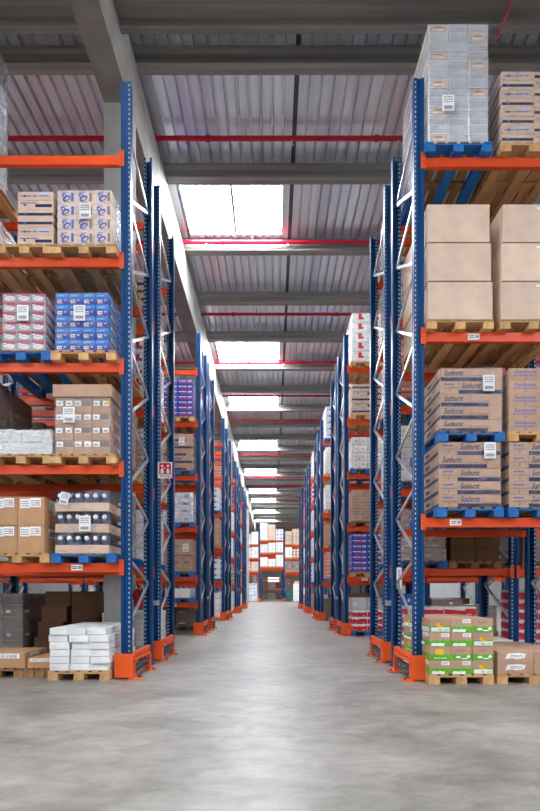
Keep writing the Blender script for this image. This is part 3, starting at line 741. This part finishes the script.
# dark goods added to shade the deeper rows, seen through gaps over the floor stacks
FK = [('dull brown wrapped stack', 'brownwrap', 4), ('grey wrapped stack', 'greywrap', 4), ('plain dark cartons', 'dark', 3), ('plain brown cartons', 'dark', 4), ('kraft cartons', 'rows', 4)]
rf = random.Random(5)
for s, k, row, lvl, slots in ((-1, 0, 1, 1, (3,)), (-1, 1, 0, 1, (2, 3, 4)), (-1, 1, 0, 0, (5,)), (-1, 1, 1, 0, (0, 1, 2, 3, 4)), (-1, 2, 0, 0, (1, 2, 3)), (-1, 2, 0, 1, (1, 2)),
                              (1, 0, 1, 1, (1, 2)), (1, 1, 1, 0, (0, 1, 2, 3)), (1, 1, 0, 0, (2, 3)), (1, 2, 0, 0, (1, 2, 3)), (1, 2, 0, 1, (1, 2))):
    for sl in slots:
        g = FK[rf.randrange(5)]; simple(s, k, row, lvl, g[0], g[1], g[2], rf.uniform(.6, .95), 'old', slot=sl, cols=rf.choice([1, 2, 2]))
# third block
T3 = {-1: {5: None, 4: None, 3: ('white and blue cartons', 'paleblue', 4, .82, 'blue'), 2: ('brown carton stack', 'rows', 5, .98, 'wooden'), 1: ('blue and white cartons', 'paleblue', 3, .70, 'blue'), 0: ('kraft and white cartons', 'white', 4, .9, 'wooden')},
      1: {5: ('white and blue cartons', 'paleblue', 5, 1.15, 'blue'), 4: ('white cartons with dark marks', 'dots', 4, .95, 'wooden'), 3: ('white cartons', 'white', 4, .9, 'wooden'), 2: ('brown carton stack', 'rows', 4, .75, 'wooden'), 1: ('salmon cartons with red bands', 'salmon', 7, .95, 'blue'), 0: ('dark wrapped crates', 'brownwrap', 3, .7, 'blue')}}
for s in T3:
    for lvl, q in T3[s].items():
        if q: simple(s, 2, 0, lvl, q[0], q[1], q[2], q[3], q[4])
T4 = {-1: {3: ('white cartons', 'white', 4, .9, 'wooden'), 2: ('white wrapped cartons', 'paleblue', 4, .9, 'wooden'), 1: ('green-printed kraft cartons', 'green', 5, .8, 'wooden'), 0: ('white cartons', 'white', 4, .95, 'wooden')},
      1: {5: ('white cartons with red stripes', 'stripe', 7, 1.2, 'wooden'), 4: ('white and red cartons', 'redwhite', 4, .9, 'wooden'), 3: ('white cartons', 'dots', 4, .95, 'wooden'), 2: ('white cartons', 'white', 4, .9, 'wooden'), 1: ('white cartons with blue print', 'paleblue', 4, .9, 'blue'), 0: ('kraft cartons', 'rows', 4, .8, 'wooden')}}
for s in T4:
    for lvl, q in T4[s].items(): simple(s, 3, 0, lvl, q[0], q[1], q[2], q[3], q[4])
for s in (-1, 1):
    for lvl in range(0, 5):
        g = GEN[rg.randrange(len(GEN))]; simple(s, 4, 0, lvl, g[0], g[1], g[2], rg.uniform(.75, .95), 'wooden')
        if lvl:
            g = GEN[rg.randrange(len(GEN))]; simple(s, 2, 1, lvl, g[0], g[1], g[2], rg.uniform(.65, .95), 'wooden')

# ------------------------------------------------------------------ sign, placard, extinguisher
mb = MB(); mb.box(-.112, .112, -.006, 0, 0, .25, 'white_paper')
F = Face(mb, (-.112, -.006, 0), (1, 0, 0), .224, .25, (0, -1, 0))
F.rect(.10, .25, .92, .95, 'sign_red'); F.rect(.14, .06, .88, .2, 'pink_ink'); F.lines(.2, .09, .8, .18, 1, 'white_paper', random.Random(2))
for cx in (.31, .71):
    F.rect(cx - .12, .30, cx + .12, .46, 'white_paper'); F.ell(cx, .50, .022, .03, 'white_paper', 10); F.ell(cx, .76, .02, .019, 'white_paper', 10)
F.rect(.40, .60, .52, .66, 'white_paper')
o = link('fire_sign', mb.mesh('fire_sign'), None, (-1.685, 7.477, 2.83)); tag(o, 'red and white fire extinguisher sign on blue upright at left', 'sign')
mb = MB(); mb.box(-.037, .037, -.004, 0, 0, .31, 'white_paper'); F = Face(mb, (-.037, -.004, 0), (1, 0, 0), .074, .31, (0, -1, 0))
for i, y in enumerate([.06, .14, .22, .30, .38, .5, .6, .72, .82]): F.rect(.28, y, .72, y + (.05 if i != 4 else .09), 'grey_ink' if i != 4 else 'dark_ink')
o = link('rack_placard', mb.mesh('rack_placard'), None, (1.795, 6.847, 1.10)); tag(o, 'narrow white vertical placard on rear upright of nearest right rack', 'sign')

t = thing('fire_extinguisher', 'red fire extinguisher hung on the concrete column behind nearest left rack', 'fire extinguisher', (-2.03, 7.22, .84))
mb = MB(); mb.lathe([(.05, 0), (.062, .012), (.062, .22), (.045, .26), (.02, .275)], 'red_paint', 14); link('cylinder', mb.mesh('cylinder'), t)
mb = MB(); mb.lathe([(.018, .275), (.022, .28), (.022, .31), (.012, .32)], 'black_plastic', 10); mb.bar((0, 0, .315), (0, -.09, .345), .02, .012, 'black_plastic'); link('valve', mb.mesh('valve'), t)
mb = MB(); pp = [(.0, -.03, .30), (.05, -.05, .30), (.075, -.05, .24), (.075, -.05, .08)]
for a, b in zip(pp, pp[1:]): mb.tube(a, b, .010, 'black_plastic', 8)
link('hose', mb.mesh('hose'), t)
mb = MB(); mb.box(-.098, -.062, -.03, .03, .1, .2, 'dark_steel'); link('bracket', mb.mesh('bracket'), t)

# ------------------------------------------------------------------ far cross rack
FY = 50.0
FY2 = 64.0
def far_rack():
    xs = [-6.4, -3.95, -1.46, 1.15, 3.6, 6.05]
    cz = [3.55, 5.0, 6.3]; sz = [3.08, 4.45, 5.85]
    t = thing('pallet_rack', 'distant cross rack at the end of the aisle with a tunnel through it', 'pallet rack', (0, FY, 0), 'blue and orange pallet racks')
    um = upright_mesh(7.6)
    for x in xs:
        for yy in (0, 1.05, 1.4, 2.45, 4.0, 5.05, 5.4, 6.45): link('upright', um, t, (x, yy, 0), 0)
    for b in range(5):
        x = (xs[b] + xs[b + 1]) / 2; L = xs[b + 1] - xs[b] - .12
        for z in (cz if b == 2 else sz):
            for yy in (-.02, 1.07, 2.47, 3.98, 5.07, 6.47): link('beam', beam_mesh(L), t, (x, yy, z))
    for x in xs[1:-1]:
        mb = MB(); mb.box(-.12, .12, -.2, 1.1, .02, .32, 'guard_orange'); 
        g = link('rack_end_guard', mb.mesh('rack_end_guard'), None, (x, FY - .02, 0)); tag(g, f'orange guard at foot of the distant cross rack, {("far left", "left of tunnel", "right of tunnel", "far right")[xs.index(x) - 1]}', 'rack guard', 'orange rack end guards')
    def goods(b, z, items, lw):
        x0 = xs[b] + .08; wd = (xs[b + 1] - xs[b] - .16) / len(items)
        for i, (kind, h, desc, lay) in enumerate(items):
            X = x0 + wd * (i + .5)
            plc = f'{("left", "middle", "right")[i] if len(items) == 3 else ("left", "right")[i]} on {lw}, {["", "bay left of tunnel", "bay above tunnel", "bay right of tunnel", ""][b]}, far cross rack'
            pallet('wooden', X, FY - .08, z, 'pallet, ' + plc, .8); wrapped(desc + ', ' + plc, X, FY - .06, z + PH + .001, kind, 2, 1, lay, wd - .06, 1.0, h, film=None)
    goods(2, 3.55, [('white', .95, 'white cartons', 3), ('white', .78, 'white cartons', 2), ('white', 1.2, 'white cartons', 4)], 'first beam')
    goods(2, 5.0, [('white', .85, 'white cartons', 3), ('white', 1.0, 'white cartons', 3), ('white', 1.05, 'white cartons', 3)], 'second beam')
    goods(2, 6.3, [('white', 1.75, 'tall white stack', 5), ('big', 1.6, 'tall kraft stack', 4), ('paleblue', 1.1, 'white cartons', 3)], 'third beam')
    goods(1, 3.08, [('white', 1.0, 'white cartons', 3), ('patch', 1.0, 'kraft and white cartons', 3), ('big', .95, 'kraft cartons', 3)], 'first beam')
    goods(1, 4.45, [('white', 1.0, 'white cartons', 3), ('white', 1.05, 'white cartons', 3), ('white', 1.1, 'white cartons', 3)], 'second beam')
    goods(1, 5.85, [('white', 1.1, 'white cartons', 3), ('white', 1.05, 'white cartons', 3), ('white', 1.3, 'white cartons', 3)], 'third beam')
    goods(3, 3.08, [('greywrap', 1.05, 'grey wrapped cartons', 3), ('greywrap', 1.0, 'grey wrapped cartons', 3), ('greywrap', 1.0, 'grey wrapped cartons', 3)], 'first beam')
    goods(3, 4.45, [('white', 1.1, 'white cartons', 3), ('patch', .9, 'kraft and white cartons', 3), ('big', 1.0, 'kraft cartons', 3)], 'second beam')
    goods(3, 5.85, [('big', 1.35, 'kraft cartons', 3), ('big', 1.6, 'tall kraft stack', 4), ('paleblue', 1.5, 'white cartons', 4)], 'third beam')
    # floor goods lining the tunnel, and a second cross rack beyond it
    for b, lw in ((1, 'left'), (3, 'right')):
        for i, kd in enumerate(('greywrap', 'brownwrap', 'rows')):
            X = xs[b] + .45 + .80 * i
            wrapped(f'dark wrapped stack on the floor {lw} of the far tunnel, {("left", "middle", "right")[i]} one', X, FY + 1.3 + (0 if i else 0), .001, kd, 2, 1, 4, .74, 1.1, 2.2, film=None)
    t2 = thing('pallet_rack', 'second distant cross rack seen through the tunnel', 'pallet rack', (0, FY2, 0), 'blue and orange pallet racks')
    for x in (-3.95, -1.46, 1.15, 3.6):
        for yy in (0, 1.05): link('upright', um, t2, (x, yy, 0))
    for x in (-2.705, -.155, 2.375):
        for z in (1.42, 2.7, 4.2):
            for yy in (-.02, 1.07): link('beam', beam_mesh(2.4), t2, (x, yy, z))
    for z, lw in ((0, 'floor'), (1.42, 'first beam')):
        for i, kd in enumerate(('brownwrap', 'greywrap', 'dark')):
            wrapped(f'dark goods, {("left", "middle", "right")[i]} on {lw} of the second cross rack, seen through the tunnel', -.98 + .83 * i, FY2 - .05, z + .002, kd, 2, 1, 3, .72, 1.0, (.9, .75, .85)[i], film=None)
    # goods on the floor before and under it
    pallet('wooden', -2.05, FY - 1.5, 0, 'pallet under the clear-wrapped stack left of the far tunnel'); wrapped('clear-wrapped white and red stack on floor left of the far tunnel', -2.05, FY - 1.48, PH + .001, 'paleblue', 2, 1, 5, .76, 1.1, 1.75, film='film_heavy')
    pallet('wooden', 2.35, FY - 3.5, 0, 'pallet under the left white crate stack right of the far tunnel'); wrapped('white crate stack, left of two, on floor right of the far tunnel', 2.35, FY - 3.48, PH + .001, 'dots', 1, 1, 6, .76, 1.1, 1.7, film=None)
    pallet('wooden', 3.22, FY - 3.5, 0, 'pallet under the right white crate stack right of the far tunnel'); wrapped('white crate stack, right of two, on floor right of the far tunnel', 3.22, FY - 3.48, PH + .001, 'dots', 1, 1, 6, .76, 1.1, 1.7, film=None)
    pallet('blue', 1.72, FY - .3, 0, 'pallet under the dark teal crates beside the far tunnel'); wrapped('dark teal crates on floor beside the far tunnel', 1.72, FY - .28, PH + .001, 'teal', 2, 1, 3, .76, 1.0, 1.1, film=None)
    pallet('wooden', 2.6, FY - .05, 0, 'pallet under the kraft stack on floor under far right bay'); wrapped('kraft cartons on floor under the far right bay', 2.6, FY - .03, PH + .001, 'big', 2, 1, 4, .76, 1.0, 2.0, film=None)
far_rack()

# ------------------------------------------------------------------ the hall
mb = MB(); mb.box(-15, 15, -13, 74, -.2, 0, 'floor'); struct('floor', mb)
RZ = 9.56                                      # underside of the metal deck
GX0, GX1 = -2.50, -2.13
# skylights (centre y), one over every working aisle
SKY = [4.85 - 5.85 * i for i in (0, 1, 2)] + [10.72, 16.95, 21.5, 28.05, 34.0, 40.2, 44.6, 50.0, 56.0]
SKX = [(-1.97, .21), (-11.2, -7.6), (6.6, 10.2)]  # the two side spans are unseen panels added as fill light
SL = .70
def deck():
    mb = MB(); k = mb.mi('metal_deck'); p = .205
    def strip(x0, x1, y0, y1):
        prof = []; n = max(1, round((x1 - x0) / p)); q = (x1 - x0) / n
        for i in range(n):
            b = x0 + q * i; prof += [(b, 0), (b + q * .68, 0), (b + q * .72, .10), (b + q * .94, .10)]
        prof.append((x1, 0)); b0 = len(mb.v)
        for y in (y0, y1): mb.v.extend((x, y, RZ + z) for x, z in prof)
        for i in range(len(prof) - 1): mb.f.append([b0 + i, b0 + len(prof) + i, b0 + len(prof) + i + 1, b0 + i + 1]); mb.m.append(k)
    xb = sorted([-15, 15] + [x for a in SKX for x in a])
    for a, b in zip(xb, xb[1:]):
        if (a, b) in SKX:
            y = -13
            for c in sorted(q for q in SKY if a == -1.97 or q < 0 or q > 38):
                if c - SL > y: strip(a, b, y, c - SL)
                y = c + SL
            strip(a, b, y, 74)
        else: strip(a, b, -13, 74)
    mb.box(-15, 15, -13, 74, RZ + .35, RZ + .45, 'wall_paint')
    return mb
struct('ceiling', deck())
mb = MB(); mb.box(.35, .43, -13, 74, RZ - .012, RZ - .002, 'dark_steel'); struct('trim_1', mb)
n = 0
for (a, b) in SKX:
    for c in sorted(SKY):
        if a != -1.97 and 0 < c < 38: continue
        n += 1; mb = MB(); m = (a + b) / 2
        nn = 2; q = (b - a) / nn
        mb.box(a, b, c - SL, c + SL, RZ + .02, RZ + .03, 'skylight')
        o = struct(f'window_or_fill_{n}', mb); fr = MB()
        for i in range(1, nn): fr.box(a + q * i - .03, a + q * i + .03, c - SL, c + SL, RZ - .04, RZ + .019, 'galvanised')
        for x in (a, b): fr.box(x - .015, x + .015, c - SL, c + SL, RZ - .01, RZ + .06, 'galvanised')
        for y in (c - SL, c + SL): fr.box(a, b, y - .015, y + .015, RZ - .01, RZ + .06, 'galvanised')
        link('window_or_fill_frame', fr.mesh('window_or_fill_frame'), o)

# purlins across, girder along, columns
def purlin(y):
    mb = MB(); pr = [(-.09, 0), (.09, 0), (.075, .06), (.045, .09), (.045, .19), (.09, .215), (.09, .27), (-.09, .27), (-.09, .215), (-.045, .19), (-.045, .09), (-.075, .06)]
    n = len(pr); k = mb.mi('concrete_beam')
    for x in (-15, 15): mb.v += [(x, a, b) for a, b in pr]
    for i in range(n): j = (i + 1) % n; mb.f.append([i, j, n + j, n + i]); mb.m.append(k)
    o = struct('roof_purlin', mb, (0, y, 9.275)); return o
for i in range(-7, 32): 
    y = 7.54 + 2.05 * i
    if abs(y - 5.6) < .5 or abs(y - 6.3) < .55: continue
    purlin(y)
# deep transverse girder just above the nearest racks, ribbed underside
mb = MB()
for y0, y1, z in ((4.9, 5.35, 8.95), (5.35, 5.5, 8.85), (5.5, 5.78, 8.98), (5.78, 5.92, 8.88), (5.92, 6.2, 8.98), (6.2, 6.34, 8.87), (6.34, 6.62, 8.97), (6.62, 6.72, 8.87)):
    mb.box(-15, GX0 - .001, y0, y1, z, 9.52, 'concrete_beam'); mb.box(GX1 + .001, 15, y0, y1, z, 9.52, 'concrete_beam')
struct('roof_girder', mb)
mb = MB(); mb.box(GX0, GX1, -13, 74, 8.29, 9.265, 'concrete_girder'); struct('roof_girder', mb)
for y in (7.09, 24.48, 41.9, 59.3):
    mb = MB(); mb.box(GX0, GX1, y, y + .36, 0, 8.288, 'concrete'); struct('concrete_column', mb)
# outer shell
mb = MB(); mb.box(-15.2, -15, -13, 74, 0, 9.9, 'wall_paint'); struct('wall_left', mb)
mb = MB(); mb.box(15, 15.2, -13, 74, 0, 9.9, 'wall_paint'); struct('wall_right', mb)
mb = MB(); mb.box(-15, 15, 74, 74.2, 0, 9.9, 'wall_paint'); struct('wall_far', mb)
mb = MB(); mb.box(-.8, .9, 73.9, 73.99, 2.55, 3.2, 'daylit_glass'); struct(f'window_or_fill_{n + 1}', mb)

# unseen glow strips added high in both long walls to brighten the roof
for s in (-1, 1):
    for y in range(-11, 50, 6):
        n += 1; mb = MB(); x0, x1 = sorted((s * 14.98, s * 14.9)); mb.box(x0, x1, y, y + 5.2, 7.7, 9.1, 'added_wall_glow'); o = struct(f'window_or_fill_{n + 1}', mb)
        fr = MB(); x0, x1 = sorted((s * 14.99, s * 14.86))
        for yy in (y - .05, y + 1.7, y + 3.45, y + 5.2): fr.box(x0, x1, yy, yy + .05, 7.65, 9.15, 'galvanised')
        link('window_or_fill_frame', fr.mesh('window_or_fill_frame'), o)

# sprinkler pipes under the deck
PW = ['nearest', 'second', 'third', 'fourth', 'fifth', 'sixth', 'seventh', 'eighth', 'ninth', 'tenth', 'eleventh', 'twelfth', 'thirteenth']
hd = MB(); hd.lathe([(.012, -.075), (.03, -.07), (.012, -.06), (.012, 0)], 'galvanised', 8); hd = hd.mesh('sprinkler_head')
for i in range(13):
    y = [8.83, 11.45, 14.43, 17.5, 20.45][i] if i < 5 else 20.45 + 2.93 * (i - 4); mb = MB(); mb.tube((-15, 0, 0), (15, 0, 0), .042, 'pipe_red', 10)
    for x in (-1.2, 1.9): mb.tube((x - .04, 0, 0), (x + .04, 0, 0), .055, 'pipe_red', 10)
    t = thing('sprinkler_pipe', f'red sprinkler pipe crossing under the roof, {PW[i]} from the camera', 'pipe', (0, y, 9.40), 'red sprinkler pipes'); link('pipe', mb.mesh('pipe'), t)
    for x in (-1.6, .35, 2.3): link('sprinkler_head', hd, t, (x, 0, -.04))
    for x in (-.5, 2.9):
        h = MB(); h.tube((0, 0, 0), (0, 0, .16), .008, 'dark_steel', 6); link('hanger', h.mesh('hanger'), t, (x, 0, 0))
mb = MB(); mb.tube((3.12, 3.5, 8.79), (3.12, 6.7, 8.79), .014, 'pipe_red', 8); o = link('sprinkler_pipe', mb.mesh('sprinkler_pipe')); tag(o, 'thin red pipe under the deep ceiling girder at upper right', 'pipe')

# ------------------------------------------------------------------ light and camera
w = bpy.data.worlds.new('World'); SC.world = w; w.use_nodes = True
w.node_tree.nodes['Background'].inputs[0].default_value = lin('eaf0fa'); w.node_tree.nodes['Background'].inputs[1].default_value = .4

cam = bpy.data.cameras.new('Camera'); co = bpy.data.objects.new('Camera', cam); COL.objects.link(co)
co.location = (0, 0, CAM_H); co.rotation_euler = (PI / 2, 0, 0)
cam.sensor_fit = 'HORIZONTAL'; cam.sensor_width = 36; cam.lens = 32.0
cam.shift_x = -3.2 / 540; cam.shift_y = (591.3 - 405.5) / 540; cam.clip_start = .05; cam.clip_end = 200
SC.camera = co
vs = SC.view_settings; vs.view_transform = 'Standard'; vs.look = 'None'; vs.gamma = 1; vs.use_curve_mapping = False; vs.exposure = 0.0
SC.cycles.max_bounces = 8; SC.cycles.diffuse_bounces = 4; SC.cycles.transparent_max_bounces = 10; SC.cycles.sample_clamp_indirect = 6
SC.cycles.use_denoising = True
